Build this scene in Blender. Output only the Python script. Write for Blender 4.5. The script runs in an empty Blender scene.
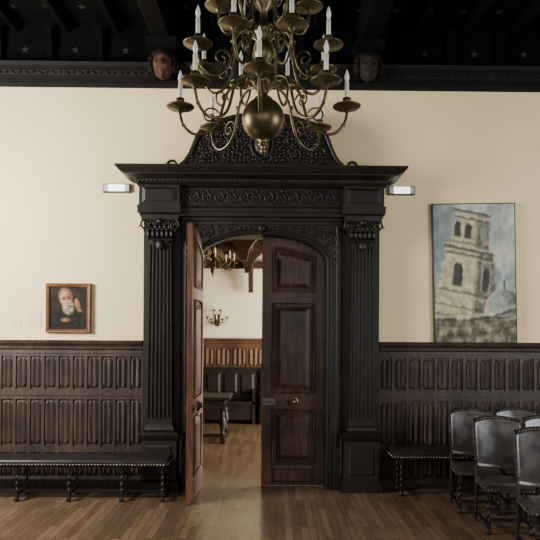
import bpy, math, random
from mathutils import Vector, Matrix, noise
random.seed(4)
PI=math.pi
def lin(c):
    return tuple((x/255/12.92 if x/255<=0.04045 else ((x/255+0.055)/1.055)**2.4) for x in c)
def L4(c): return (*lin(c),1)

# ---------------------------------------------------------------- mesh builder
class M:
    def __init__(s): s.v=[];s.f=[];s.m=[];s.s=[]
    def add(s,vs,fs,m=0,sm=False):
        o=len(s.v); s.v+= [tuple(v) for v in vs]
        for f in fs: s.f.append([i+o for i in f]); s.m.append(m); s.s.append(sm)
    def box(s,x0,x1,y0,y1,z0,z1,m=0):
        vs=[(x,y,z) for z in (z0,z1) for y in (y0,y1) for x in (x0,x1)]
        s.add(vs,[(0,2,3,1),(4,5,7,6),(0,1,5,4),(1,3,7,5),(3,2,6,7),(2,0,4,6)],m)
    def prism(s,poly,y0,y1,m=0):       # poly in XZ, extruded along y
        n=len(poly)
        vs=[(x,y0,z) for x,z in poly]+[(x,y1,z) for x,z in poly]
        fs=[list(range(n)),list(range(2*n-1,n-1,-1))]
        fs+=[(i,i+n,(i+1)%n+n,(i+1)%n) for i in range(n)]
        s.add(vs,fs,m)
    def prismz(s,poly,z0,z1,m=0):      # poly in XY
        n=len(poly)
        vs=[(x,y,z0) for x,y in poly]+[(x,y,z1) for x,y in poly]
        fs=[list(range(n-1,-1,-1)),list(range(n,2*n))]
        fs+=[(i,(i+1)%n,(i+1)%n+n,i+n) for i in range(n)]
        s.add(vs,fs,m)
    def frus(s,po,pi,y0,y1,m=0):
        n=len(po)
        vs=[(x,y0,z) for x,z in po]+[(x,y1,z) for x,z in pi]
        fs=[(i,(i+1)%n,(i+1)%n+n,i+n) for i in range(n)]+[list(range(2*n-1,n-1,-1))]
        s.add(vs,fs,m)
    def lathe(s,cx,cy,prof,seg=16,m=0,twist=None,sm=True):
        vs=[];fs=[]
        for k,(r,z) in enumerate(prof):
            ox=oy=0
            if twist:
                a=twist[1]*z; ox=twist[0]*math.cos(a); oy=twist[0]*math.sin(a)
                if not (twist[2]<=z<=twist[3]): ox=oy=0
            for i in range(seg):
                a=2*PI*i/seg; vs.append((cx+ox+r*math.cos(a),cy+oy+r*math.sin(a),z))
        n=len(prof)
        for k in range(n-1):
            for i in range(seg):
                j=(i+1)%seg; fs.append((k*seg+i,k*seg+j,(k+1)*seg+j,(k+1)*seg+i))
        s.add(vs,fs,m,sm)
        s.add(vs[:seg],[list(range(seg-1,-1,-1))],m); s.add(vs[-seg:],[list(range(seg))],m)
    def tube(s,pts,r,seg=8,m=0,closed=False):
        P=[Vector(p) for p in pts]; n=len(P)
        R=r if isinstance(r,(list,tuple)) else [r]*n
        T=[]
        for i in range(n):
            if closed: t=P[(i+1)%n]-P[i-1]
            else: t=P[min(i+1,n-1)]-P[max(i-1,0)]
            T.append(t.normalized() if t.length>1e-9 else Vector((0,0,1)))
        u=T[0].orthogonal().normalized(); vs=[];fs=[]
        for i in range(n):
            u=(u-T[i]*u.dot(T[i])); 
            if u.length<1e-6: u=T[i].orthogonal()
            u.normalize(); w=T[i].cross(u)
            for k in range(seg):
                a=2*PI*k/seg; vs.append(P[i]+R[i]*(u*math.cos(a)+w*math.sin(a)))
        for i in range(n if closed else n-1):
            j=(i+1)%n
            for k in range(seg):
                l=(k+1)%seg; fs.append((i*seg+k,i*seg+l,j*seg+l,j*seg+k))
        s.add(vs,fs,m,True)
        if not closed:
            s.add(vs[:seg],[list(range(seg-1,-1,-1))],m); s.add(vs[-seg:],[list(range(seg))],m)
    def blob(s,c,r,rot=0,m=0,seg=8,rings=5):
        vs=[];fs=[]
        for k in range(rings+1):
            p=PI*k/rings
            for i in range(seg):
                a=2*PI*i/seg
                x=r[0]*math.sin(p)*math.cos(a); y=r[1]*math.sin(p)*math.sin(a); z=r[2]*math.cos(p)
                vs.append((c[0]+x*math.cos(rot)-z*math.sin(rot),c[1]+y,c[2]+x*math.sin(rot)+z*math.cos(rot)))
        for k in range(rings):
            for i in range(seg):
                j=(i+1)%seg; fs.append((k*seg+i,(k+1)*seg+i,(k+1)*seg+j,k*seg+j))
        s.add(vs,fs,m,True)
    def rings(s,levels,m=0):   # levels: (x0,x1,y0,y1,z)
        vs=[];fs=[]
        for x0,x1,y0,y1,z in levels: vs+=[(x0,y0,z),(x1,y0,z),(x1,y1,z),(x0,y1,z)]
        n=len(levels)
        for k in range(n-1):
            for i in range(4):
                j=(i+1)%4; fs.append((k*4+i,k*4+j,k*4+4+j,k*4+4+i))
        fs.append((3,2,1,0)); fs.append((4*n-4,4*n-3,4*n-2,4*n-1))
        s.add(vs,fs,m)

def spiral(cx,cz,y,r0,r1,a0,a1,n=26):
    o=[]
    for i in range(n+1):
        t=i/n; r=r0+(r1-r0)*t; a=a0+(a1-a0)*t
        o.append((cx+r*math.cos(a),y,cz+r*math.sin(a)))
    return o
def scroll(mb,cx,cz,y,r,d=1,a0=0,th=None,leaves=True,m=0):
    th=th or r*.16
    p=spiral(cx,cz,y,r,r*.12,a0,a0+d*2*PI*1.6)
    mb.tube(p,[th*(1-.5*i/len(p)) for i in range(len(p))],6,m)
    mb.blob((cx,y,cz),(r*.24,r*.2,r*.24),0,m)
    if leaves:
        for k in range(5):
            a=a0+d*(.6+k*1.15)
            mb.blob((cx+r*1.12*math.cos(a),y+.004,cz+r*1.12*math.sin(a)),(r*.36,r*.16,r*.15),a+d*.6,m)

def cat(pts,n=6):
    P=[Vector(p) for p in pts]; o=[]
    for i in range(len(P)-1):
        a=P[max(i-1,0)];b=P[i];c=P[i+1];d=P[min(i+2,len(P)-1)]
        for k in range(n):
            t=k/n
            o.append(.5*((2*b)+(c-a)*t+(2*a-5*b+4*c-d)*t*t+(3*b-a-3*c+d)*t**3))
    o.append(P[-1]); return o

COL=bpy.context.scene.collection
def mk(name,mb,mats,parent=None,loc=(0,0,0),rot=0,bevel=0,**kw):
    me=bpy.data.meshes.new(name); me.from_pydata(mb.v,[],mb.f)
    for mt in (mats if isinstance(mats,(list,tuple)) else [mats]): me.materials.append(mt)
    me.polygons.foreach_set('material_index',mb.m); me.polygons.foreach_set('use_smooth',mb.s)
    me.update()
    ob=bpy.data.objects.new(name,me); COL.objects.link(ob)
    ob.location=loc; ob.rotation_euler=(0,0,rot)
    if parent: ob.parent=parent
    if bevel:
        b=ob.modifiers.new('bevel','BEVEL'); b.width=bevel; b.segments=2; b.limit_method='ANGLE'; b.angle_limit=math.radians(50)
    for k,v in kw.items(): ob[k]=v
    return ob
def empty(name,loc,label,category,rot=0,**kw):
    e=bpy.data.objects.new(name,None); COL.objects.link(e); e.location=loc; e.rotation_euler=(0,0,rot)
    e.empty_display_size=.1; e['label']=label; e['category']=category
    for k,v in kw.items(): e[k]=v
    return e
def copy_thing(e,loc,rot,label=None,parts=None):
    n=e.copy(); n.location=loc; n.rotation_euler=(0,0,rot); COL.objects.link(n)
    if label: n['label']=label
    def rec(src,dst):
        for ch in src.children:
            c=ch.copy(); c.parent=dst; COL.objects.link(c); rec(ch,c)
    rec(e,n); return n

# ---------------------------------------------------------------- materials
def base(name):
    m=bpy.data.materials.new(name); m.use_nodes=True
    return m,m.node_tree.nodes,m.node_tree.links,m.node_tree.nodes['Principled BSDF']
def wood(name,c1,c2,rough=.5,axis='Z',sc=1.0,bump=.15,spec=.35,wear=.35):
    m,N,K,B=base(name)
    tc=N.new('ShaderNodeTexCoord'); mp=N.new('ShaderNodeMapping')
    s=[14*sc]*3; s['XYZ'.index(axis)]=1.4*sc; mp.inputs['Scale'].default_value=s
    K.new(tc.outputs['Object'],mp.inputs['Vector'])
    n=N.new('ShaderNodeTexNoise'); n.inputs['Scale'].default_value=2.2; n.inputs['Detail'].default_value=7; n.inputs['Distortion'].default_value=.6
    K.new(mp.outputs[0],n.inputs['Vector'])
    r=N.new('ShaderNodeValToRGB'); r.color_ramp.elements[0].position=.32; r.color_ramp.elements[1].position=.7
    r.color_ramp.elements[0].color=L4(c1); r.color_ramp.elements[1].color=L4(c2)
    K.new(n.outputs['Fac'],r.inputs[0])
    n2=N.new('ShaderNodeTexNoise'); n2.inputs['Scale'].default_value=2.3; n2.inputs['Detail'].default_value=4; K.new(tc.outputs['Object'],n2.inputs['Vector'])
    r2=N.new('ShaderNodeValToRGB'); r2.color_ramp.elements[0].position=.35; r2.color_ramp.elements[1].position=.68
    a=1-wear; b_=1+wear
    r2.color_ramp.elements[0].color=(a,a,a,1); r2.color_ramp.elements[1].color=(b_,b_*.97,b_*.93,1); K.new(n2.outputs['Fac'],r2.inputs[0])
    x=N.new('ShaderNodeMix'); x.data_type='RGBA'; x.blend_type='MULTIPLY'; x.inputs[0].default_value=1
    K.new(r.outputs[0],x.inputs[6]); K.new(r2.outputs[0],x.inputs[7]); K.new(x.outputs[2],B.inputs['Base Color'])
    b=N.new('ShaderNodeBump'); b.inputs['Strength'].default_value=bump; b.inputs['Distance'].default_value=.01
    K.new(n.outputs['Fac'],b.inputs['Height']); K.new(b.outputs[0],B.inputs['Normal'])
    B.inputs['Roughness'].default_value=rough; B.inputs['Specular IOR Level'].default_value=spec
    return m
def plain(name,c,rough=.5,metal=0,nz=.12,sc=8,emit=0,bump=0,spec=.5):
    m,N,K,B=base(name)
    tc=N.new('ShaderNodeTexCoord'); n=N.new('ShaderNodeTexNoise'); n.inputs['Scale'].default_value=sc; n.inputs['Detail'].default_value=5
    K.new(tc.outputs['Object'],n.inputs['Vector'])
    r=N.new('ShaderNodeValToRGB'); r.color_ramp.elements[0].position=.3; r.color_ramp.elements[1].position=.7
    r.color_ramp.elements[0].color=L4([x*(1-nz) for x in c]); r.color_ramp.elements[1].color=L4([min(255,x*(1+nz)) for x in c])
    K.new(n.outputs['Fac'],r.inputs[0]); K.new(r.outputs[0],B.inputs['Base Color'])
    B.inputs['Roughness'].default_value=rough; B.inputs['Metallic'].default_value=metal; B.inputs['Specular IOR Level'].default_value=spec
    if emit:
        B.inputs['Emission Color'].default_value=L4(c); B.inputs['Emission Strength'].default_value=emit
    if bump:
        b=N.new('ShaderNodeBump'); b.inputs['Strength'].default_value=bump; b.inputs['Distance'].default_value=.01
        K.new(n.outputs['Fac'],b.inputs['Height']); K.new(b.outputs[0],B.inputs['Normal'])
    return m
DW=wood('dark_oak',(16,11,8),(37,26,19))
DWX=wood('dark_oak_horizontal',(16,11,8),(34,24,18),axis='X')
CARV=wood('carved_oak',(15,10,8),(31,22,16),rough=.5,sc=2,spec=.35)
WAIN=wood('wainscot_oak',(36,27,22),(64,48,39),rough=.52,spec=.35)
DOORW=wood('door_oak',(44,29,21),(82,57,42),rough=.4,wear=.45)
REDW=wood('red_oak_door',(60,33,23),(98,60,44),rough=.45)
FARW=wood('far_panel_oak',(70,47,34),(100,70,50),rough=.5)
FART=wood('far_timber',(44,29,20),(74,50,35),rough=.6,axis='Y')
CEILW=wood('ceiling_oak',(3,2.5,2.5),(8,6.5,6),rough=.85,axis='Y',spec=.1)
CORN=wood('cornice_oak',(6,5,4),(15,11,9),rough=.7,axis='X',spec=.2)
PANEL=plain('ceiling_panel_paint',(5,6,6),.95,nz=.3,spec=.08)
STAR=plain('star_paint',(42,42,34),.9,spec=.1)
PLAST=plain('cream_plaster',(233,209,162),.85,nz=.035,sc=.7)
PLAST2=plain('far_cream_plaster',(234,224,196),.85,nz=.02,sc=1.5)
BRASS=plain('aged_brass',(92,82,60),.42,metal=.85,nz=.3,sc=12)
BALLB=plain('polished_brass_ball',(98,87,63),.36,metal=.9,nz=.2,sc=9)
BRASSD=plain('dull_brass',(72,62,42),.5,metal=.85,nz=.25,sc=12)
KNOB=plain('brass_knob',(112,98,72),.4,metal=.9)
KNOBD=plain('dark_knob',(66,52,36),.5,metal=.8)
IRON=plain('iron',(110,103,94),.5,metal=.7)
CANDLE=plain('candle_wax',(236,230,214),.5,nz=.03)
BULB=plain('frosted_bulb',(246,244,238),.2,nz=.01)
LEATH=plain('dark_leather',(30,25,23),.36,nz=.35,sc=14,bump=.25)
CHLEATH=plain('worn_leather',(50,44,42),.28,nz=.4,sc=9,bump=.25,spec=.55)
STUD=plain('brass_stud',(160,150,130),.35,metal=.9)
STUDC=plain('chair_stud',(126,116,100),.35,metal=.9)
GOLD=wood('gilt_frame',(84,56,30),(122,86,50),rough=.5,axis='X')
BLACKF=plain('thin_grey_frame',(60,54,48),.5)
WHITE=plain('sign_housing',(190,190,182),.4,nz=.02)
GREYH=plain('sign_grey',(84,82,76),.5,nz=.02)
GLOW=plain('sign_lens',(238,240,234),.4,nz=.01,emit=2.6)
PAPER=plain('paper',(208,194,164),.8,nz=.02)
FLESH=plain('painted_flesh',(64,42,34),.8,nz=.45,sc=16,spec=.2)
STONE=plain('painted_grey_head',(36,30,25),.8,nz=.4,sc=16,spec=.2)
HAIR=plain('painted_hair',(16,11,9),.8,nz=.3,spec=.2)
EYE=plain('painted_eye',(64,54,44),.6)
# floor
FL,N,K,B=base('floor_planks')
tc=N.new('ShaderNodeTexCoord'); mp=N.new('ShaderNodeMapping'); mp.inputs['Rotation'].default_value=(0,0,PI/2)
K.new(tc.outputs['Object'],mp.inputs['Vector'])
br=N.new('ShaderNodeTexBrick'); br.inputs['Scale'].default_value=1; br.inputs['Brick Width'].default_value=.9; br.inputs['Row Height'].default_value=.075
br.inputs['Mortar Size'].default_value=.002; br.inputs['Bias'].default_value=0; br.offset=.37
br.inputs['Color1'].default_value=L4((96,76,58)); br.inputs['Color2'].default_value=L4((124,100,77)); br.inputs['Mortar'].default_value=L4((50,39,31))
K.new(mp.outputs[0],br.inputs['Vector'])
mp2=N.new('ShaderNodeMapping'); mp2.inputs['Scale'].default_value=(20,1.6,1); K.new(tc.outputs['Object'],mp2.inputs['Vector'])
nz=N.new('ShaderNodeTexNoise'); nz.inputs['Scale'].default_value=2; nz.inputs['Detail'].default_value=8; K.new(mp2.outputs[0],nz.inputs['Vector'])
mx=N.new('ShaderNodeMix'); mx.data_type='RGBA'; mx.blend_type='MULTIPLY'; mx.inputs[0].default_value=.6
rr=N.new('ShaderNodeValToRGB'); rr.color_ramp.elements[0].position=.3; rr.color_ramp.elements[1].position=.75
rr.color_ramp.elements[0].color=(.55,.54,.53,1); rr.color_ramp.elements[1].color=(1.1,1.09,1.08,1)
K.new(nz.outputs['Fac'],rr.inputs[0]); K.new(br.outputs['Color'],mx.inputs[6]); K.new(rr.outputs[0],mx.inputs[7])
n3=N.new('ShaderNodeTexNoise'); n3.inputs['Scale'].default_value=1.1; n3.inputs['Detail'].default_value=5; K.new(tc.outputs['Object'],n3.inputs['Vector'])
r3=N.new('ShaderNodeValToRGB'); r3.color_ramp.elements[0].position=.35; r3.color_ramp.elements[1].position=.65
r3.color_ramp.elements[0].color=(.8,.79,.79,1); r3.color_ramp.elements[1].color=(1.12,1.12,1.12,1); K.new(n3.outputs['Fac'],r3.inputs[0])
m3=N.new('ShaderNodeMix'); m3.data_type='RGBA'; m3.blend_type='MULTIPLY'; m3.inputs[0].default_value=1
K.new(mx.outputs[2],m3.inputs[6]); K.new(r3.outputs[0],m3.inputs[7]); K.new(m3.outputs[2],B.inputs['Base Color'])
rg=N.new('ShaderNodeMapRange'); rg.inputs[3].default_value=.14; rg.inputs[4].default_value=.32; K.new(n3.outputs['Fac'],rg.inputs[0]); K.new(rg.outputs[0],B.inputs['Roughness'])
B.inputs['Specular IOR Level'].default_value=.8
bp=N.new('ShaderNodeBump'); bp.inputs['Strength'].default_value=.15; bp.inputs['Distance'].default_value=.004
K.new(br.outputs['Fac'],bp.inputs['Height']); bp.invert=True; K.new(bp.outputs[0],B.inputs['Normal'])
# vertex painted canvas
CANV,N,K,B=base('oil_paint'); at=N.new('ShaderNodeAttribute'); at.attribute_name='Col'; K.new(at.outputs['Color'],B.inputs['Base Color']); B.inputs['Roughness'].default_value=.75; B.inputs['Specular IOR Level'].default_value=.2

# ---------------------------------------------------------------- setting
S=dict(kind='structure')
XC=-.106
fl=M(); fl.box(-6,6,-9,5.7,-.1,0); mk('floor',fl,FL,**S)
w=M()
w.box(-6,XC-.80,0,.35,0,5.6); w.box(XC+.80,6,0,.35,0,5.6); w.box(XC-.80,XC+.80,0,.35,3.1,5.6)
mk('wall_back',w,[PLAST],**S)

def wains(name,x0,x1,yw,mat,pitch=.172,rows=((.13,.42),(.50,1.06),(1.18,1.58)),folds=2):
    b=M(); y=yw; st=.017
    b.box(x0,x1,y-.028,y,0,1.72)
    n=int(round((x1-x0)/pitch)); p=(x1-x0)/n
    zr=[0]+[z for r in rows for z in r]+[1.70]
    for k in range(0,len(zr),2): b.box(x0,x1,y-.05,y-.028,zr[k],zr[k+1])
    b.rings([(x0,x1,y-.08,y,0),(x0,x1,y-.08,y,.10),(x0,x1,y-.05,y,.13)])
    b.rings([(x0,x1,y-.05,y,1.655),(x0,x1,y-.07,y,1.67),(x0,x1,y-.075,y,1.70),(x0,x1,y-.105,y,1.735),(x0,x1,y-.115,y,1.765),(x0,x1,y-.1,y,1.775)])
    b.box(x0,x1,y-.062,y-.05,1.615,1.63); b.box(x0,x1,y-.06,y-.05,1.105,1.13)
    for i in range(n+1):
        xx=x0+i*p
        for r in rows: b.box(max(x0,xx-st),min(x1,xx+st),y-.048,y-.028,r[0],r[1])
    for i in range(n):
        xa=x0+i*p+st+.005; xb=x0+(i+1)*p-st-.005
        for r in rows:
            z0=r[0]+.010; z1=r[1]-.010; q=folds*8; vs=[];fs=[]
            for k in range(q+1):
                t=k/q; X=xa+(xb-xa)*t; f=1-abs(((t*folds)%1)*2-1) if k<q else 0
                mid=1-abs(2*t-1)
                yy=y-.034-.018*f; e=.008+.014*(1-f)+.05*(1-mid)
                vs+=[(X,y-.030,z0+e*.3),(X,yy,z0+e),(X,yy,z1-e),(X,y-.030,z1-e*.3)]
            for k in range(q):
                for j in range(3):
                    a=k*4+j; fs.append((a,a+4,a+5,a+1))
            b.add(vs,fs)
    return mk(name,b,mat,**S)
wains('trim_1',-6,XC-1.43,0,WAIN)
wains('trim_2',XC+1.43,6,0,WAIN)
# cornice beam at wall top
c=M()
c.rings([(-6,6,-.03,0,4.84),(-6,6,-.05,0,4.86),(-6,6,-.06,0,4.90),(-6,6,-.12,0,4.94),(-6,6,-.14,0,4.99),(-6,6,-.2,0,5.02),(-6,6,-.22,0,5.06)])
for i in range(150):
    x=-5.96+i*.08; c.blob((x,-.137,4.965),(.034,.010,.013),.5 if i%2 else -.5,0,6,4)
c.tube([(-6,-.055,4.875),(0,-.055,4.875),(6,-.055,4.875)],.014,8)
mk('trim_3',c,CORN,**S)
# ceiling
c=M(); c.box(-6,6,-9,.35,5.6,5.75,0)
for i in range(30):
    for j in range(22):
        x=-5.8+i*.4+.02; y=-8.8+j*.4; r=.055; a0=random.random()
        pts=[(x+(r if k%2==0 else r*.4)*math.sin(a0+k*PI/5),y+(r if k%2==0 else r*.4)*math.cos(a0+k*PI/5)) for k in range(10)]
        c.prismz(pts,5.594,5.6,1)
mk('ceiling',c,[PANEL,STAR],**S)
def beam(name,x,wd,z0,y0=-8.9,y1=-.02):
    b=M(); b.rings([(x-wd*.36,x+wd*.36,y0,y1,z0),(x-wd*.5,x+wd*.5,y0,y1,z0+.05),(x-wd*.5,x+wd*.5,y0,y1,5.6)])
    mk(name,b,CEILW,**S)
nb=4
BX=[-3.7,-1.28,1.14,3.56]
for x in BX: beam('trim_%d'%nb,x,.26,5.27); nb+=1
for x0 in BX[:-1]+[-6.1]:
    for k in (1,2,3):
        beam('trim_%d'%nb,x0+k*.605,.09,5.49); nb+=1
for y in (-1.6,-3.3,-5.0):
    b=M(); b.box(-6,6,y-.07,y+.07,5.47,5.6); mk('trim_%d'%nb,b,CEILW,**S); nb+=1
# dark frieze above cornice
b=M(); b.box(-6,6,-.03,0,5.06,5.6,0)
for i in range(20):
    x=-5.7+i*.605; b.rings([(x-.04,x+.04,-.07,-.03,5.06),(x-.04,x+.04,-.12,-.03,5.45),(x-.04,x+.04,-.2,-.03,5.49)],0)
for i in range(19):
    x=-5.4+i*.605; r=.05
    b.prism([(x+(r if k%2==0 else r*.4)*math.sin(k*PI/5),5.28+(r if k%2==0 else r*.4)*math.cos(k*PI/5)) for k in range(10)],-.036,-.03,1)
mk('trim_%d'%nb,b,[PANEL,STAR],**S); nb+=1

# ---------------------------------------------------------------- carved corbel heads
def corbel(x,skin,label):
    e=empty('corbel_head',(x,-.14,5.02),label,'corbel'); e.scale=(1.15,1.1,1.15)
    vs=[];fs=[];sg=32;rg=26
    def g(d,c,s): return math.exp(-((d[0]-c[0])**2+(d[2]-c[2])**2)/s**2) if d[1]<0 else 0
    for k in range(rg+1):
        p=PI*k/rg
        for i in range(sg):
            a=2*PI*i/sg; d=(math.sin(p)*math.cos(a),math.sin(p)*math.sin(a),math.cos(p))
            r=1+.5*g(d,(0,0,-.1),.15)+.2*g(d,(0,0,.30),.2)+.16*g(d,(.3,0,.32),.14)+.16*g(d,(-.3,0,.32),.14)-.2*g(d,(.32,0,.10),.13)-.2*g(d,(-.32,0,.10),.13)+.16*g(d,(.42,0,-.2),.2)+.16*g(d,(-.42,0,-.2),.2)-.2*g(d,(0,0,-.45),.09)+.16*g(d,(0,0,-.58),.12)+.2*g(d,(0,0,-.85),.2)
            vs.append((.105*r*d[0],-.09+.1*r*d[1],.0+.145*r*d[2]))
    for k in range(rg):
        for i in range(sg):
            j=(i+1)%sg; fs.append((k*sg+i,(k+1)*sg+i,(k+1)*sg+j,k*sg+j))
    h=M(); h.add(vs,fs,0,True); 
    for s in (-1,1): h.blob((s*.112,-.08,.0),(.02,.02,.04))
    hd=mk('head',h,skin,e)
    for s in (-1,1):
        h=M(); h.blob((s*.034,-.172,.02),(.014,.01,.009)); mk('eye',h,EYE,hd)
    h=M(); h.blob((0,-.07,.08),(.13,.12,.09),0,0,16,8)
    for k in range(11):
        a=-.35+(PI+.7)*k/10; h.blob((.122*math.cos(a),-.09,.0+.12*math.sin(a)),(.04,.06,.045))
    mk('hair',h,HAIR,e)
    h=M(); h.rings([(-.1,.1,-.06,.12,-.10),(-.13,.13,-.1,.12,.0),(-.12,.12,-.1,.12,.12),(-.15,.15,-.2,.12,.17),(-.15,.15,-.24,.12,.22)])
    mk('bracket',h,CEILW,e)
corbel(-1.28,FLESH,'painted carved head with reddish face under the ceiling beam')
corbel(1.14,STONE,'dark greyish carved head supporting the ceiling beam')

# ---------------------------------------------------------------- portal surround
P=empty('door_surround',(XC,0,0),'monumental dark carved oak doorway surround with pilasters and cornice','doorway surround')
HW=.77; SP=2.72; RI=.33
def arch(hw,sp,ri,n=24,x0=-1,x1=1):
    return [(hw*math.sin(t*PI/2),sp+ri*math.cos(t*PI/2)) for t in [x0+(x1-x0)*i/n for i in range(n+1)]]
b=M()
poly=[(-.95,0),(-HW,0)]+arch(HW,SP,RI)+[(HW,0),(.95,0),(.95,3.24),(-.95,3.24)]
b.prism(poly,-.14,-.002)
for s in (-1,1):
    b.box(min(s*.785,s*.798),max(s*.785,s*.798),-.002,.36,0,3.09)
b.box(-.798,.798,.07,.36,3.07,3.095)
def path(hw,ri,y): return [(-hw,y,.02),(-hw,y,1),(-hw,y,2)]+[(x,y,z) for x,z in arch(hw,SP,ri)]+[(hw,y,2),(hw,y,1),(hw,y,.02)]
b.tube(path(.795,.355,-.14),.017,8); b.tube(path(.835,.395,-.14),.011,8)
for s in (-1,1): b.tube([(s*.905,-.14,.02),(s*.905,-.14,3.15)],.02,8); b.box(s*.905-.045,s*.905+.045,-.165,-.14,0,.5)
for z0,z1,pr in ((3.165,3.20,.025),(3.205,3.24,.05)): b.box(-.95,.95,-.14-pr,-.14,z0,z1)
mk('arch_frame',b,DW,P)
b=M()
for s in (-1,1):
    d=-s
    scroll(b,s*.82,3.00,-.15,.085,d,0 if s<0 else PI)
    scroll(b,s*.65,3.075,-.15,.062,-d,PI/2)
    scroll(b,s*.50,3.11,-.15,.045,d,PI/2)
    scroll(b,s*.385,3.13,-.15,.03,-d,PI/2)
    for z in (2.88,2.80,2.72): b.blob((s*.885,-.145,z),(.03,.015,.05))
b.blob((0,-.16,3.12),(.05,.03,.05)); 
for s in (-1,1):
    for k in range(4): b.blob((s*(.08+.06*k),-.15,3.12),(.03,.014,.016),s*.3)
mk('spandrel_carving',b,CARV,P)
# pilasters
def pil(s):
    b=M(); xc=s*1.19
    hx=.235
    b.rings([(xc-hx,xc+hx,-.29,0,0),(xc-hx,xc+hx,-.29,0,.12),(xc-hx+.03,xc+hx-.03,-.265,0,.15),(xc-hx+.03,xc+hx-.03,-.265,0,.60),(xc-hx+.01,xc+hx-.01,-.28,0,.63),(xc-hx,xc+hx,-.295,0,.67),(xc-hx+.03,xc+hx-.03,-.26,0,.70)])
    b.frus([(xc-.15,.2),(xc+.15,.2),(xc+.15,.55),(xc-.15,.55)],[(xc-.135,.215),(xc+.135,.215),(xc+.135,.535),(xc-.135,.535)],-.265,-.275)
    b.box(xc-hx+.01,xc+hx-.01,-.11,0,.70,3.24)
    b.rings([(xc-.165,xc+.165,-.26,-.11,.70),(xc-.18,xc+.18,-.27,-.11,.73),(xc-.165,xc+.165,-.26,-.11,.76),(xc-.15,xc+.15,-.24,-.11,.79)])
    nf=6; wb=.29; wt=.25          # shaft tapers upward, fine flutes
    def prof(wv):
        x0=xc-wv/2; pr=[(x0,-.11),(x0,-.235)]; pw=wv/nf
        for i in range(nf):
            cxx=x0+(i+.5)*pw; r=pw*.34
            pr.append((cxx-r-.003,-.235))
            for k in range(7):
                a=PI*k/6; pr.append((cxx-r*math.cos(a),-.235+.018*math.sin(a)))
            pr.append((cxx+r+.003,-.235))
        return pr+[(x0+wv,-.235),(x0+wv,-.11)]
    pa=prof(wb); pb=prof(wt); n=len(pa)
    vs=[(x,y,.86) for x,y in pa]+[(x,y,2.9) for x,y in pb]
    b.add(vs,[(i,(i+1)%n,(i+1)%n+n,i+n) for i in range(n)]+[list(range(n,2*n))])
    b.box(xc-.15,xc+.15,-.238,-.11,.79,.86); b.box(xc-.13,xc+.13,-.238,-.11,2.9,2.97)
    mk('pilaster',b,DW,P)
    b=M()
    b.rings([(xc-.14,xc+.14,-.25,-.11,2.95),(xc-.15,xc+.15,-.26,-.11,2.97),(xc-.14,xc+.14,-.24,-.11,2.99),(xc-.16,xc+.16,-.26,-.11,3.14),(xc-.21,xc+.21,-.30,-.11,3.19),(xc-.23,xc+.23,-.31,-.11,3.24)])
    for k in range(6):
        X=xc-.135+k*.054
        b.blob((X,-.262,3.03),(.024,.025,.05)); b.blob((X,-.28,3.075),(.018,.02,.018))
    for k in range(5):
        X=xc-.108+k*.054; b.blob((X,-.26,3.10),(.02,.025,.045)); b.blob((X,-.285,3.14),(.016,.02,.014))
    for q in (-1,1):
        scroll(b,xc+q*.165,3.13,-.29,.062,-q,PI/2,.014,True); scroll(b,xc+q*.06,3.15,-.29,.035,q,PI/2,.008,False)
    b.blob((xc,-.30,3.17),(.035,.03,.035)); b.blob((xc,-.27,2.90),(.05,.02,.06))
    for q in (-1,1): b.blob((xc+q*.07,-.255,2.93),(.06,.014,.014),q*.3)
    mk('capital',b,CARV,P)
pil(-1); pil(1)
# entablature
b=M()
def band(hw,pr,z): return (-hw,hw,-pr,0,z)
b.rings([band(1.43,.27,3.24),band(1.43,.27,3.285),band(1.445,.29,3.29),band(1.445,.29,3.33),band(1.46,.31,3.345),band(1.43,.27,3.355),band(1.43,.255,3.57),band(1.45,.30,3.585),band(1.46,.33,3.61),band(1.47,.34,3.65),
  band(1.50,.40,3.68),band(1.56,.45,3.682),band(1.59,.45,3.70),band(1.615,.47,3.71),band(1.64,.50,3.735),band(1.66,.52,3.755),band(1.66,.52,3.775)])
for s in (-1,1):
    b.box(s*1.19-.235,s*1.19+.235,-.33,-.2,3.35,3.585); b.box(s*1.19-.25,s*1.19+.25,-.35,-.2,3.26,3.35)
    b.frus([(s*1.19-.2,3.38),(s*1.19+.2,3.38),(s*1.19+.2,3.56),(s*1.19-.2,3.56)],[(s*1.19-.16,3.41),(s*1.19+.16,3.41),(s*1.19+.16,3.53),(s*1.19-.16,3.53)],-.33,-.345)
for i in range(60):
    x=-1.43+i*2.86/59; b.box(x-.012,x+.012,-.355,-.33,3.61,3.635)
mk('entablature',b,DWX,P)
b=M()
xs=[-.80+i*.1455 for i in range(12)]
for i,x in enumerate(xs):
    d=1 if i%2 else -1
    scroll(b,x,3.465,-.266,.066,d,-d*PI/2,.014)
b.tube(cat([(x-.07,-.262,3.465+(.07 if i%2 else -.07)) for i,x in enumerate(xs)]+[(.88,-.262,3.46)],5),.010,6)
mk('frieze_carving',b,CARV,P)
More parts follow.
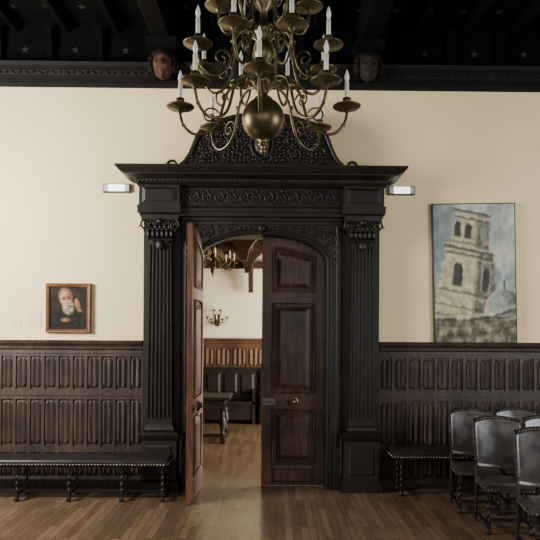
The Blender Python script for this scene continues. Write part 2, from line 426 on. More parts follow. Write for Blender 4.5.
# crowning pediment
b=M()
half=[(.95,3.775),(.95,3.82),(.89,3.87),(.84,3.95),(.80,4.04),(.76,4.15),(.70,4.25),(.61,4.31),(.50,4.335),(.40,4.37),(.28,4.40),(.13,4.42)]
poly=half+[(-x,z) for x,z in reversed(half)]
b.prism(poly,-.30,-.0)
inner=[(x*.9,3.83+(z-3.775)*.86) for x,z in poly]
b.prism(inner,-.325,-.30)
pth=[(x,-.31,z) for x,z in half]
b.tube(pth,.026,8); b.tube([(-x,y,z) for x,y,z in pth],.026,8)
b.rings([(-1.02,1.02,-.38,0,3.775),(-1.02,1.02,-.38,0,3.80),(-.97,.97,-.34,0,3.83)])
mk('pediment',b,DW,P)
b=M(); YC=-.334
for s in (-1,1):
    scroll(b,s*1.06,3.85,-.2,.075,s,-PI/2,.02,False)
    scroll(b,s*.64,3.96,YC,.095,s,0 if s>0 else PI); scroll(b,s*.58,4.16,YC,.08,-s,PI/2)
    scroll(b,s*.38,3.94,YC,.08,-s,PI/2); scroll(b,s*.36,4.13,YC,.085,s,PI/2); scroll(b,s*.28,4.28,YC,.05,s,0)
    scroll(b,s*.15,3.91,YC,.055,s,PI/2)
rnd=random.Random(7)
zz=3.88
while zz<4.34:
    xm=.80 if zz<3.95 else (.70 if zz<4.12 else (.62 if zz<4.24 else .42))
    x=-xm
    while x<xm:
        if abs(x)>.12 or not 3.9<zz<4.28:
            a=rnd.random()*PI
            b.blob((x+rnd.uniform(-.012,.012),-.33,zz+rnd.uniform(-.01,.01)),(.032,.018,.014),a,0,6,4)
        x+=.046
    zz+=.042
b.blob((0,-.335,4.08),(.1,.045,.14),0,0,14,8)
b.tube([(.13*math.cos(a*PI/12),-.335,4.08+.18*math.sin(a*PI/12)) for a in range(24)],.018,6,0,True)
for k in range(9):
    a=PI*k/8; b.blob((.07*math.cos(a),-.2,4.42+.07*math.sin(a)),(.05,.03,.02),a)
mk('pediment_carving',b,CARV,P)

# ---------------------------------------------------------------- door leaves
W=.765
def hz(x,dz=0): 
    c_=min(W-x,.79); return SP+.02+dz+(RI-.01)*math.sqrt(max(0,1-(c_/.80)**2))
def leaf(name,loc,rot,mat,label,km,klabel):
    b=M(); n=14
    def top(xa,xb,dz=0,n=10): return [(xb+(xa-xb)*i/n,hz(xb+(xa-xb)*i/n,dz)) for i in range(n+1)]
    b.prism([(0,.012),(W,.012)]+top(0,W,0,20),-.008,.008)
    SA=.12; SB=W-.13
    for s in (-1,1):
        y0,y1=sorted((s*.008,s*.030))
        b.prism([(0,.012),(SA,.012)]+top(0,SA),y0,y1)
        b.prism([(SB,.012),(W,.012)]+top(SB,W),y0,y1)
        for z0,z1 in ((.012,.28),(.94,1.14),(2.24,2.38)): b.box(SA,SB,y0,y1,z0,z1)
        b.prism([(SA+(SB-SA)*i/10,hz(SA+(SB-SA)*i/10,-.13)) for i in range(11)]+top(SA,SB),y0,y1)
        y0=s*.008
        def rp(z0,z1):
            po=lambda i:[(SA+i,z0+i),(SB-i,z0+i),(SB-i,z1-i),(SA+i,z1-i)]
            b.frus(po(.045),po(.10),y0,s*.036)
            b.tube([(x,s*.032,z) for x,z in po(.004)],.016,6,0,True)
            b.tube([(x,s*.014,z) for x,z in po(.032)],.009,6,0,True)
        rp(.28,.94); rp(1.14,2.24)
        def pp(i): return [(SA+i,2.38+i),(SB-i,2.38+i)]+[(SB-i+(SA-SB+2*i)*k/10,hz(SB-i+(SA-SB+2*i)*k/10,-.13-i)) for k in range(11)]
        b.frus(pp(.045),pp(.095),y0,s*.036)
        b.tube([(x,s*.032,z) for x,z in pp(.004)],.016,6,0,True)
        b.tube([(x,s*.014,z) for x,z in pp(.032)],.009,6,0,True)
        b.frus([(SA+.0,.05),(SB,.05),(SB,.25),(SA,.25)],[(SA+.02,.07),(SB-.02,.07),(SB-.02,.23),(SA+.02,.23)],s*.030,s*.037)
    o=mk(name,b,mat,None,loc,rot,kind='structure',label=label)
    h=M()
    for s in (-1,1):
        h.box(W-.16,W-.0,min(s*.030,s*.038),max(s*.030,s*.038),.995,1.075)
        h.box(W-.12,W-.03,min(s*.038,s*.055),max(s*.038,s*.055),1.02,1.05)
        h.tube([(W-.15,s*.055,1.035),(W-.01,s*.055,1.035)],.011,8)
        for q in (-.145,-.012): h.blob((W+q,s*.04,1.06),(.008,.005,.008)); h.blob((W+q,s*.04,1.01),(.008,.005,.008))
    mk('bolt',h,IRON if km is KNOB else KNOBD,o,label='wrought iron bolt plate')
    h=M(); cx=W-.385
    for s in (-1,1):
        vs=[(cx+r*math.cos(a*PI/10),s*y,1.035+r*math.sin(a*PI/10)) for r,y in ((.07,.030),(.066,.039),(.05,.040),(.034,.039),(.028,.058),(.036,.073),(.024,.085),(.004,.088)) for a in range(20)]
        fs=[(k*20+i,k*20+(i+1)%20,k*20+20+(i+1)%20,k*20+20+i) for k in range(7) for i in range(20)]
        h.add(vs,fs,0,True)
        h.tube([(cx+.052*math.cos(a*PI/12),s*.046,1.03+.052*math.sin(a*PI/12)) for a in range(24)],.007,6,0,True)
    mk('door_knob',h,km,o,label=klabel)
    h=M()
    for z in (.5,1.5,2.5): h.tube([(-.004,0,z-.06),(-.004,0,z+.06)],.014,10)
    mk('hinge',h,KNOBD,o)
    return o
leaf('door_1',(XC+.77,.045,0),PI,DOORW,'closed dark panelled oak door leaf with arched top',KNOB,'round brass knob with ring plate')
leaf('door_2',(XC-.735,-.02,0),-math.radians(92.5),REDW,'open reddish oak door leaf standing into the room',KNOBD,'dark round door knob')

# ---------------------------------------------------------------- pictures
def canvas(fn,w,h,nx,nz,name,parent,y):
    b=M(); vs=[(-w/2+w*i/nx,y,h*j/nz) for j in range(nz+1) for i in range(nx+1)]
    fs=[(j*(nx+1)+i,j*(nx+1)+i+1,(j+1)*(nx+1)+i+1,(j+1)*(nx+1)+i) for j in range(nz) for i in range(nx)]
    b.add(vs,fs,0,True); o=mk(name,b,CANV,parent)
    at=o.data.color_attributes.new('Col','FLOAT_COLOR','POINT')
    for j in range(nz+1):
        for i in range(nx+1):
            at.data[j*(nx+1)+i].color=L4([max(0,min(255,c)) for c in fn(i/nx,j/nz)])
    return o
def frame(w,h,t,y0,y1):
    b=M()
    def ins(i): return [(-w/2+i,i),(w/2-i,i),(w/2-i,h-i),(-w/2+i,h-i)]
    lv=[(0,y1),(0,y0+.01),(t*.2,y0),(t*.55,y0+.006),(t*.7,y0+.002),(t,y0+.014),(t,y1)]
    vs=[(x,y,z) for i,y in lv for x,z in ins(i)]
    fs=[(k*4+i,k*4+(i+1)%4,k*4+4+(i+1)%4,k*4+4+i) for k in range(len(lv)-1) for i in range(4)]
    b.add(vs,fs); return b
def mix(a,b,t): t=max(0,min(1,t)); return [a[i]+(b[i]-a[i])*t for i in range(3)]
def nz3(u,v,s,k=0): return noise.noise(Vector((u*s,v*s*1.7,k)))
def soft(d,w): return max(0,min(1,.5+d/w))      # d>0 inside
def tower(u,v):
    n1=nz3(u,v,3,1);n2=nz3(u*1.2+v*.5,v*.8-u*.3,10,2);n3=nz3(u*1.2,v*.8,26,5)
    # brushy sky
    col=mix((130,138,134),(178,182,172),.5+n1*1.2+n2*1.0)
    col=mix(col,(108,118,118),max(0,.28-u)*2.4)
    col=mix(col,(190,182,150),max(0,1-((u-.88)**2/.02+(v-.66)**2/.014))*.8)
    col=mix(col,(200,200,188),max(0,(u-.6))*1.6*max(0,v-.3))
    uu=u+n2*.013+n3*.006; vv=v+n3*.006+n2*.008+.13*(u-.4)      # ledges tilt as seen from below
    uu-=(v-.25)*.17
    def tc(sh): return [x+n2*28+n3*22 for x in mix((176,164,136),(88,84,76),sh)]
    low=mix((98,94,84),(156,148,124),.5+n1*1.1+n2*1.2+n3*.6)
    col=mix(col,low,soft(.27+.05*math.sin(u*3.2+.6)-v,.04))
    # broad middle stage
    s0=-.02+.26*(vv-.24); s1=.80-.34*(vv-.24)
    a=soft(min(uu-s0,s1-uu),.03)*soft(min(vv-.18,.67-vv),.02)
    corner=.48
    m=mix(tc(.0),tc(.75),soft(uu-corner,.05))
    for cx,hw in ((.25,.058),(.60,.04)):
        m=mix(m,(58,58,56) ,soft(hw-abs(uu-cx),.03)*soft(min(vv-.40,.57-((uu-cx)/hw)**2*.03-vv),.02)*.9)
        m=mix(m,(192,182,156),.45*soft(.010-abs(abs(uu-cx)-hw-.012),.014)*soft(min(vv-.39,.57-vv),.02))
    for lv,cc,k in ((.635,(74,70,62),.7),(.61,(192,180,150),.45),(.36,(78,74,64),.6),(.335,(186,174,146),.5),(.25,(86,80,70),.5)):
        m=mix(m,cc,k*soft(.008-abs(vv-lv),.011))
    col=mix(col,m,a)
    col=mix(col,[x+n3*24 for x in (94,88,76)],soft(min(uu-.06,.69-uu),.03)*soft(.012-abs(vv-.675),.010)*.9)
    col=mix(col,(188,178,152),soft(min(uu-.06,.69-uu),.03)*soft(.007-abs(vv-.692),.009)*.65)
    # belfry stage with paired openings
    a=soft(min(uu-.12-.16*(vv-.68),.62-.20*(vv-.68)-uu),.025)*soft(min(vv-.695,.94-vv),.016)
    corner=.43
    m=mix(tc(.0),tc(.7),soft(uu-corner,.05))
    for cx,hw in ((.205,.042),(.335,.042),(.52,.036)):
        m=mix(m,(54,56,56) if cx<.5 else (124,130,126),soft(hw-abs(uu-cx),.025)*soft(min(vv-.755,.865-((uu-cx)/hw)**2*.025-vv),.015)*.92)
    for lv,cc,k in ((.90,(72,68,60),.65),(.92,(190,178,150),.45),(.72,(80,74,64),.5)):
        m=mix(m,cc,k*soft(.008-abs(vv-lv),.010))
    col=mix(col,m,a)
    col=mix(col,(92,86,76),soft(min(uu-.13,.60-uu),.025)*soft(.010-abs(vv-.948),.010)*.9)
    # domed roof beside the tower base
    q=((u-.86)/.25)**2+((v-.22)/.17)**2
    if v>.19:
        rib=.5+.5*math.cos((u-.86)/.25*7)
        col=mix(col,[x+n2*22+n3*14+rib*10 for x in mix((158,160,148),(84,90,88),(u-.86)/.25*.7+.45)],soft(1-q,.10))
        col=mix(col,(190,186,166),.5*soft(.03-abs(math.sqrt(q)-.97),.05))
        col=mix(col,(88,90,84),soft(.014-abs(u-.86),.012)*soft(min(v-.38,.45-v),.012))
    # sweeping ledges low down
    for k,(o,cc) in enumerate(((.19,(186,176,150)),(.165,(72,67,58)),(.11,(160,150,126)),(.055,(64,59,52)))):
        col=mix(col,[x+n3*20 for x in cc],.65*soft(.011-abs(v-o-.16*(u-.3)**2+n2*.014),.013))
    if v<.17: col=mix(col,mix((66,62,54),(142,130,106),.45+n2*1.4+n1*.8),.45)
    return [x+n3*9+n2*6 for x in col]
def portrait(u0,v0):
    u=.44+(u0-.47)/1.25; v=.62+(v0-.67)/1.25
    # head tilts toward the supporting hand
    ang=-.22; du=u-.47; dv=v-.45; ut=.47+du*math.cos(ang)-dv*math.sin(ang)*1.0-.03; vt=.45+du*math.sin(ang)+dv*math.cos(ang)
    n1=nz3(u,v,5,3);n2=nz3(u,v,14,4)
    col=mix((26,19,13),(48,35,25),.4+n1)
    sh=.50-1.5*(u-.42)**2
    col=mix(col,mix((15,13,12),(33,28,24),.4+n2),soft(sh-v,.08))
    hx,hy=.44,.66
    hair=1-((ut-hx+.01)**2/.021+(vt-hy-.05)**2/.031)
    col=mix(col,mix((126,110,90),(66,54,42),.4+n2*.9+(ut-.42)*3),soft(hair,.7))
    face=1-((ut-hx)**2/.0155+(vt-hy-.015)**2/.028)
    f=mix((176,124,86),(92,56,38),(ut-.37)/.20+n2*.25)
    f=mix(f,(192,146,108),.7*max(0,1-((ut-.42)**2/.006+(vt-.77)**2/.003)))
    for ex in (.395,.49):
        f=mix(f,(60,36,25),.8*soft(1-((ut-ex)**2/.0016+(vt-.68)**2/.0007),1.4))
        f=mix(f,(112,94,74),.4*soft(1-((ut-ex)**2/.0018+(vt-.715)**2/.00018),1.4))
    f=mix(f,(188,136,98),.5*soft(1-((ut-.435)**2/.0004+(vt-.645)**2/.002),1.4))
    f=mix(f,(84,50,35),.45*soft(1-((ut-.465)**2/.0003+(vt-.64)**2/.0022),1.4))
    col=mix(col,f,soft(face,.6))
    beard=1-((ut-.445)**2/.0165+(vt-.50)**2/.020)
    col=mix(col,mix((160,144,120),(80,68,54),.34+n2*1.1+(ut-.43)*4+(.5-vt)*2),soft(beard,.9))
    col=mix(col,(90,52,40),.45*soft(1-((ut-.44)**2/.0016+(vt-.583)**2/.00016),1.4))
    arm=.055-abs(u-(.80-.30*(v-.1)))
    col=mix(col,mix((18,15,13),(38,31,26),.5+n2),soft(min(arm,.42-v),.04))
    col=mix(col,(124,110,92),.8*soft(min(.045-abs(u-.70),.018-abs(v-.435)),.03))
    hand=1-((u-.655+.25*(v-.54))**2/.0028+(v-.555)**2/.013)
    hc=mix((170,120,86),(96,60,42),.3+n2*.6+(u-.63)*4)
    for k in range(3): hc=mix(hc,(76,46,33),.45*soft(.005-abs(u-(.632+.024*k)+.25*(v-.54)),.010)*(1 if v>.53 else 0))
    col=mix(col,hc,soft(hand,.6))
    col=mix(col,mix((136,94,66),(80,50,35),.4+n2),soft(1-((u-.40)**2/.010+(v-.26)**2/.0016),.9))
    return col
e=empty('tower_painting',(2.50,-.03,1.76),'tall thin-framed oil painting of a beige stone tower','painting')
canvas(tower,1.0,1.70,160,270,'canvas',e,-.018)
mk('picture_frame',frame(1.015,1.715,.014,-.026,.028),BLACKF,e,loc=(0,0,-.0075))
e.rotation_euler=(0,-math.radians(1.3),0)
e=empty('portrait_painting',(-2.44,-.03,1.86),'small gilt-framed portrait of a white-bearded man in dark coat','painting')
canvas(portrait,.46,.51,110,120,'canvas',e,-.005).location=(0,0,.045)
mk('picture_frame',frame(.54,.60,.045,-.03,.028),GOLD,e)
for x,z,w_,h_ in ((-2.87,1.93,.17,.19),(-3.07,1.93,.09,.08)):
    b=M(); b.box(-w_/2,w_/2,-.006,0,0,h_); mk('wall_label',b,PAPER,None,(x,0,z),label='small cream paper caption card on the wall',category='label')

# ---------------------------------------------------------------- emergency lights
for x,l in ((-1.87,'lit white emergency light mounted beside cornice near portrait wall'),(1.59,'lit white emergency light mounted beside cornice near tower painting')):
    e=empty('emergency_light',(x,0,3.562),l,'light')
    b=M(); b.rings([(-.165,.165,-.015,0,0),(-.165,.165,-.035,0,.006),(-.162,.162,-.042,0,.010),(-.162,.162,-.042,0,.102),(-.165,.165,-.035,0,.106),(-.165,.165,-.015,0,.112)])
    mk('housing',b,GREYH,e)
    b=M(); b.rings([(-.095,.095,-.052,-.04,.016),(-.10,.10,-.048,-.04,.02),(-.10,.10,-.048,-.04,.092),(-.095,.095,-.052,-.04,.096)]); mk('lens',b,GLOW,e)
    for s in (-1,1):
        b=M(); b.box(s*.128-.024,s*.128+.024,-.047,-.04,.018,.094); mk('end_cap',b,WHITE,e)

# ---------------------------------------------------------------- chandeliers
def chandelier(x,y,z,tiers,label,sc=1.0,ceil=5.6,mat=BRASS,br=.142):
    e=empty('chandelier',(x,y,z),label,'chandelier'); e.scale=(sc,)*3
    b=M(); pr=[]
    for i in range(17):
        a=-PI/2+PI*i/16; pr.append((max(.001,br*math.cos(a)),br*math.sin(a)))
    b.lathe(0,0,pr,32)
    b.lathe(0,0,[(.001,-.235),(.016,-.225),(.02,-.205),(.012,-.19),(.03,-.175),(.035,-.165),(.018,-.155),(.045,-.135),(.05,-.125),(.03,-br*.8)],18)
    mk('ball',b,BALLB,e)
    b=M()
    b.lathe(0,0,[(.05,.08),(.06,.14),(.03,.16),(.028,.19),(.07,.22),(.085,.25),(.07,.28),(.03,.31),(.025,.36),(.05,.39),(.075,.44),(.05,.50),(.028,.53),(.07,.56),(.08,.59),(.06,.62),(.026,.66),(.025,.72),(.06,.76),(.07,.82),(.04,.87),(.025,.9),(.06,.93),(.065,.96),(.03,1.0),(.022,1.1),(.05,1.14),(.03,1.19),(.01,1.22)],20)
    mk('shaft',b,mat,e)
    b=M(); top=(ceil-z)/sc; k=0; zz=1.2
    while zz<top:
        for_= [( .018*math.cos(a*PI/6) if k%2 else 0, 0 if k%2 else .018*math.cos(a*PI/6), zz+.03+.035*math.sin(a*PI/6)) for a in range(12)]
        b.tube(for_,.005,5,0,True); zz+=.055; k+=1
    mk('chain',b,BRASSD,e)
    for (n,R,zs,zc,off) in tiers:
        ab=M(); d=zs-zc
        pts=[(.03,0,zs),(.08,0,zs+.045),(R*.28,0,zs+.055),(R*.43,0,zs-.01),(R*.54,0,zc-.08),(R*.68,0,zc-.155),(R*.84,0,zc-.165),(R*.96,0,zc-.11),(R,0,zc-.04),(R,0,zc-.005)]
        ab.tube(cat(pts,5),.010,8)
        ab.tube([(p[0]+R*.64,0,p[2]+zc-.045) for p in spiral(0,0,0,.06,.01,PI*.9,PI*.9-2*PI*1.2,22)],.006,6)
        ab.blob((R*.48,0,zs-.04),(.016,.016,.016)); ab.blob((R*.96,0,zc-.11),(.017,.012,.012))
        cb=M()
        cb.lathe(R,0,[(.008,zc-.03),(.02,zc-.015),(.027,zc-.005),(.088,zc+.010),(.095,zc+.018),(.086,zc+.016),(.028,zc+.01),(.014,zc+.02),(.017,zc+.03),(.026,zc+.04),(.028,zc+.07),(.021,zc+.072)],20)
        kb=M(); kb.lathe(R,0,[(.014,zc+.06),(.014,zc+.175),(.008,zc+.178)],12)
        bb=M(); bb.lathe(R,0,[(.009,zc+.178),(.01,zc+.186),(.016,zc+.205),(.014,zc+.225),(.006,zc+.25),(.001,zc+.262)],12)
        first=None
        for i in range(n):
            a=off+2*PI*i/n
            if first is None:
                arm=mk('arm',ab,mat,e,rot=a); kids=[mk('drip_pan',cb,mat,arm),mk('candle',kb,CANDLE,arm,label='white candle tube'),mk('bulb',bb,BULB,arm,label='frosted flame bulb')]
                first=arm
            else:
                c_=first.copy(); c_.rotation_euler=(0,0,a); COL.objects.link(c_)
                for k_ in kids:
                    q=k_.copy(); q.parent=c_; COL.objects.link(q)
    return e
chandelier(-.055,-3.2,3.285,[(8,.555,.19,.07,-.03),(8,.45,.52,.40,PI/8),(6,.3,.86,.74,0)],'large multi-tier brass candle chandelier with polished ball')
chandelier(-.98,2.8,3.0,[(8,.5,.2,.1,.2)],'brass candle chandelier hanging in the adjoining room',.72,3.7,BRASSD,.07)

# ---------------------------------------------------------------- benches
def tleg(h,x=0,y=0,tw=.007):
    b=M(); b.box(x-.02,x+.02,y-.02,y+.02,.06,.11); b.box(x-.02,x+.02,y-.02,y+.02,h-.07,h)
    b.lathe(x,y,[(.016,0),(.026,.01),(.028,.035),(.016,.06)],12)
    z0=.11;z1=h-.07
    b.lathe(x,y,[(.0135,z0+(z1-z0)*i/34) for i in range(35)],10,0,(tw,2*PI/.07,z0+.01,z1-.01))
    return b
def bench(name,x0,x1,y0,y1,h,legs,label,th=.06):
    cx=(x0+x1)/2; cy=(y0+y1)/2; e=empty(name,(cx,cy,0),label,'bench')
    w=(x1-x0)/2; d=(y1-y0)/2; b=M(); zb=h-th
    b.rings([(-w,w,-d,d,zb),(-w-.004,w+.004,-d-.004,d+.004,zb+.015),(-w-.004,w+.004,-d-.004,d+.004,h-.02),(-w+.01,w-.01,-d+.01,d-.01,h-.004),(-w+.04,w-.04,-d+.04,d-.04,h)],0)
    n=int(2*w/.034)
    for i in range(n): b.blob((-w+.016+i*.034,-d-.008,zb+.012),(.009,.007,.009),0,1,8,4)
    for i in range(int(2*d/.034)):
        for s in (-1,1): b.blob((s*(w+.007),-d+.016+i*.034,zb+.012),(.007,.009,.009),0,1,8,4)
    mk('seat',b,[LEATH,STUD],e)
    b=M(); b.box(-w+.03,w-.03,-d+.03,-d+.055,zb-.025,zb); b.box(-w+.03,w-.03,d-.055,d-.03,zb-.025,zb)
    mk('apron',b,DWX,e)
    for lx in legs:
        for s in (-1,1):
            mk('leg',tleg(zb),DW,e,(lx-cx,s*(d-.06),0))
    b=M(); b.box(min(legs)-cx,max(legs)-cx,-.015,.015,.075,.10)
    for lx in legs: b.box(lx-cx-.014,lx-cx+.014,-d+.06,d-.06,.07,.105)
    mk('stretcher',b,DWX,e)
    return e
bench('bench',-3.55,-1.12,-.72,-.32,.47,[-3.36,-2.78,-2.21,-1.63,-1.18],'long dark leather bench with nailhead trim and twisted legs')
bench('bench',1.42,2.30,-.46,-.12,.55,[1.52,2.2],'short dark leather bench with turned legs beside doorway',.10)

# ---------------------------------------------------------------- chairs (face -Y locally)
ch=empty('dining_chair',(0,0,0),'worn dark leather chair with studded back and twisted legs','chair',group='leather chairs in rows')
b=M(); w=.22; d=.20; h=.47
b.rings([(-w,w,-d,d,h-.065),(-w-.006,w+.006,-d-.006,d+.006,h-.05),(-w-.006,w+.006,-d-.006,d+.006,h-.03),(-w+.012,w-.012,-d+.012,d-.012,h-.008),(-w+.06,w-.06,-d+.06,d-.06,h+.008)],0)
for i in range(14): b.blob((-w+.015+i*.031,-d-.008,h-.056),(.0065,.006,.0065),0,1,6,4)
for i in range(13):
    for s in (-1,1): b.blob((s*(w+.008),-d+.015+i*.03,h-.056),(.006,.0065,.0065),0,1,6,4)
mk('seat',b,[CHLEATH,STUDC],ch)
b=M(); nx=14;nzz=10; vs=[]
def bk(u,v,o):  # u -1..1, v 0..1
    z=.55+.46*v+.035*(1-u*u)*v-.02*(1-u*u)*(1-v)
    y=.19+.10*v+.05*(1-u*u)+o-( .02*(1-u**4)*(1-(2*v-1)**4) if o<0 else 0)
    return (u*.228,y,z)
for o in (-.018,.018): vs+=[bk(-1+2*i/nx,j/nzz,o) for j in range(nzz+1) for i in range(nx+1)]
K1=(nx+1)*(nzz+1); fs=[]
for j in range(nzz):
    for i in range(nx):
        a=j*(nx+1)+i; fs.append((a,a+1,a+nx+2,a+nx+1)); fs.append((K1+a,K1+a+nx+1,K1+a+nx+2,K1+a+1))
bd=[i for i in range(nx+1)]+[(j)*(nx+1)+nx for j in range(1,nzz+1)]+[nzz*(nx+1)+i for i in range(nx-1,-1,-1)]+[j*(nx+1) for j in range(nzz-1,0,-1)]
fs+=[(bd[k],bd[(k+1)%len(bd)],bd[(k+1)%len(bd)]+K1,bd[k]+K1) for k in range(len(bd))]
b.add(vs,fs,0,True)
for i in range(16):
    u=-.95+1.9*i/15
    for v in (.03,.97):
        p=bk(u,v,-.021); b.blob(p,(.0065,.006,.0065),0,1,6,4)
for j in range(14):
    v=.03+.94*j/13
    for u in (-.95,.95):
        p=bk(u,v,-.021); b.blob(p,(.0065,.006,.0065),0,1,6,4)
mk('backrest',b,[CHLEATH,STUDC],ch)
for s in (-1,1):
    b=tleg(.41); mk('leg',b,DW,ch,(s*.195,-.175,0))
for s in (-1,1):
    b=M(); b.tube([(0,.03,0),(0,.0,.25),(0,0,.46),(0,.03,.6),(0,.12,1.0)],[.015,.018,.02,.016,.012],8); b.blob((0,.12,1.005),(.014,.014,.016))
    mk('leg',b,DW,ch,(s*.215,.19,0))
b=M(); 
b.lathe(0,0,[(.010,-.185),(.017,-.15),(.010,-.11),(.018,-.05),(.02,0),(.018,.05),(.010,.11),(.017,.15),(.010,.185)],10)
b.v=[(z,y,x) for x,y,z in b.v]
mk('stretcher',b,DW,ch,(0,-.175,.22))
for s in (-1,1):
    b=M(); b.box(-.011,.011,-.17,.2,-.013,.013); mk('stretcher',b,DW,ch,(s*.195,0,.085))
b=M(); b.box(-.185,.185,-.011,.011,-.013,.013); mk('stretcher',b,DW,ch,(0,.0,.085))
spots=[(2.20,-.90,-.14),(2.26,-1.52,-.10),(2.36,-2.24,-.16),(2.74,-.82,-.12),(2.80,-1.44,-.10),(2.92,-2.12,-.12),(3.29,-.76,-.1),(3.35,-1.36,-.12)]
for i,(x,y,r) in enumerate(spots):
    if i==0: ch.location=(x,y,0); ch.rotation_euler=(0,0,r)
    else: copy_thing(ch,(x,y,0),r)

# ---------------------------------------------------------------- adjoining room
b=M(); b.box(-6,6,5.5,5.7,0,3.7); mk('wall_far',b,PLAST2,**S)
b=M(); b.box(-6,6,.35,5.7,3.7,3.85); mk('ceiling_far',b,FART,**S)
b=M(); b.box(-6,6,5.36,5.5,3.28,3.42)
for k in range(14):
    x=-3.2+k*.45; b.box(x-.05,x+.05,.4,5.36,3.56,3.7)
mk('trim_%d'%nb,b,FART,**S); nb+=1
for x in (-1.9,-.42,1.0):
    b=M(); b.box(x-.1,x+.1,.4,5.36,3.38,3.7)
    pts=[(5.3,2.75),(5.36,2.75),(5.36,3.4),(4.6,3.4),(4.6,3.34)]+[(4.62+.66*math.sin(t*PI/16),3.34-.55*(1-math.cos(t*PI/16))) for t in range(1,9)]
    n=len(pts); vs=[(x-.05,y,z) for y,z in pts]+[(x+.05,y,z) for y,z in pts]
    b.add(vs,[list(range(n)),list(range(2*n-1,n-1,-1))]+[(i,i+n,(i+1)%n+n,(i+1)%n) for i in range(n)])
    mk('trim_%d'%nb,b,FART,**S); nb+=1
for y in (1.9,3.7):
    b=M(); b.box(-6,6,y-.09,y+.09,3.44,3.7)
    for x0 in (-1.9,-.42,1.0):
        for s in (-1,1):
            pts=[(x0,3.0),(x0+s*.06,3.0)]+[(x0+s*(.06+.42*(1-math.cos(t*PI/16))),3.0+.42*math.sin(t*PI/16)) for t in range(1,9)]+[(x0+s*.56,3.44),(x0,3.44)]
            if s<0: pts=pts[::-1]
            b.prism(pts,y-.05,y+.05)
    mk('trim_%d'%nb,b,FART,**S); nb+=1
wains('trim_%d'%nb,-4,3,5.5,FARW,.35,((.13,.50),(.60,1.06),(1.17,1.57)),3); nb+=1
def settle(x):
    e=empty('settle_bench',(x,5.1,0),'dark wooden high-backed settle against the panelling','bench')
    b=M(); b.box(-.55,.55,.22,.27,.1,1.12)
    for k in range(3):
        xx=-.36+k*.36; b.frus([(xx-.15,.6),(xx+.15,.6),(xx+.15,1.03),(xx-.15,1.03)],[(xx-.11,.64),(xx+.11,.64),(xx+.11,.99),(xx-.11,.99)],.22,.2)
    b.box(-.57,.57,.19,.28,1.12,1.16); mk('backrest',b,DW,e)
    b=M(); b.box(-.55,.55,-.22,.22,.42,.47); b.box(-.53,.53,-.2,-.17,.1,.42); mk('seat',b,DWX,e)
    for s in (-1,1):
        b=M(); b.prism([(-.03,0),(.03,0),(.03,.7),(-.03,.7)],-.22,.22); mk('armrest',b,DW,e,(s*.52,0,0))
settle(-.85); settle(.35)
e=empty('table',(-1.5,3.1,0),'long dark wooden table with turned legs in adjoining room','table')
b=M(); b.rings([(-.8,.8,-.4,.4,.74),(-.83,.83,-.43,.43,.755),(-.83,.83,-.43,.43,.785),(-.81,.81,-.41,.41,.795)]); b.box(-.74,.74,-.35,.35,.66,.74); mk('tabletop',b,DWX,e)
for sx in (-1,1):
    for sy in (-1,1):
        b=M(); b.box(-.045,.045,-.045,.045,0,.14); b.box(-.045,.045,-.045,.045,.56,.68)
        b.lathe(0,0,[(.03,.14),(.045,.17),(.03,.2),(.04,.25),(.06,.34),(.05,.42),(.03,.47),(.045,.5),(.03,.53),(.035,.56)],14)
        mk('leg',b,DW,e,(sx*.7,sy*.32,0))
b=M(); b.box(-.7,.7,-.03,.03,.06,.11); b.box(-.73,-.67,-.32,.32,.06,.11); b.box(.67,.73,-.32,.32,.06,.11); mk('stretcher',b,DWX,e)
e=empty('wall_sconce',(-1.14,5.5,2.08),'small multi-armed brass candle sconce on cream wall','wall lamp')
b=M(); b.blob((0,-.015,.08),(.06,.015,.14),0,0,12,8); mk('back_plate',b,BRASSD,e)
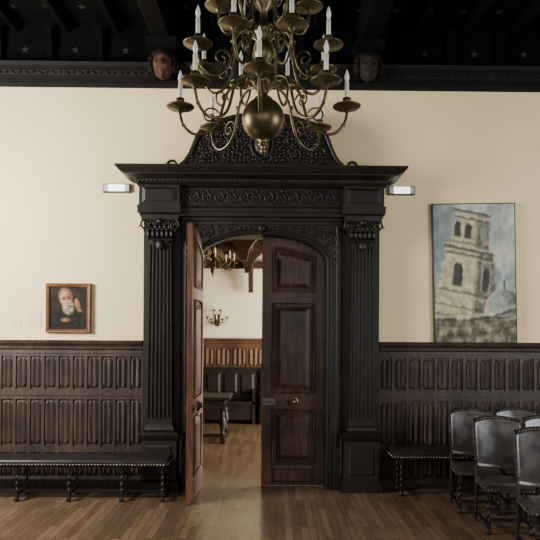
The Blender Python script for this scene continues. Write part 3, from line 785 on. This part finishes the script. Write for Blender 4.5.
for k,(dx,dy,dz) in enumerate(((-.21,-.10,.05),(-.12,-.2,.0),(0,-.24,-.02),(.12,-.2,.0),(.21,-.10,.05),(-.07,-.12,.2),(.07,-.12,.2))):
    b=M(); b.tube(cat([(0,-.03,.08),(dx*.4,dy*.5,dz-.02),(dx*.85,dy*.9,dz+.0),(dx,dy,dz+.08)],6),.009,6)
    b.lathe(dx,dy,[(.01,dz+.07),(.036,dz+.09),(.038,dz+.098),(.013,dz+.105),(.016,dz+.12)],12)
    a=mk('arm',b,BRASSD,e)
    b=M(); b.lathe(dx,dy,[(.011,dz+.115),(.011,dz+.19),(.011,dz+.2),(.001,dz+.23)],10); mk('candle',b,CANDLE,a)

# ---------------------------------------------------------------- lights
def area(name,loc,target,sx,sy,power,col):
    l=bpy.data.lights.new(name,'AREA'); l.shape='RECTANGLE'; l.size=sx; l.size_y=sy; l.energy=power; l.color=col
    o=bpy.data.objects.new(name,l); COL.objects.link(o); o.location=loc
    o.rotation_euler=(Vector(target)-Vector(loc)).to_track_quat('-Z','Y').to_euler(); return o
area('window_or_fill_light',(-5.0,-2.7,3.2),(-1.4,-.1,2.7),1.6,2.0,560,(1,.98,.92))
area('window_or_fill_light',(5.5,-4.8,2.6),(1.2,-.4,1.6),2.2,2.4,250,(.93,.96,1.0))
area('window_or_fill_light',(0,-8.6,3.0),(0,0,2.2),6,2.4,115,(1,.98,.95))  # broad fill lamp added behind the camera, stands for no window
area('window_or_fill_light',(4.6,2.8,2.1),(-1.2,2.8,.7),3,2.6,1080,(1,.95,.87))
wd=bpy.data.worlds.new('world'); bpy.context.scene.world=wd; wd.use_nodes=True
wd.node_tree.nodes['Background'].inputs[0].default_value=(1,.97,.93,1); wd.node_tree.nodes['Background'].inputs[1].default_value=.08
# ---------------------------------------------------------------- camera
cd=bpy.data.cameras.new('camera'); cam=bpy.data.objects.new('camera',cd); COL.objects.link(cam)
cam.location=(0,-7.06,1.85)
cd.sensor_width=36; cd.lens=38.6; cd.shift_y=65/540; cd.shift_x=-.011; cd.clip_start=.05
cam.rotation_euler=(PI/2,-math.radians(.35),-.010)
bpy.context.scene.camera=cam
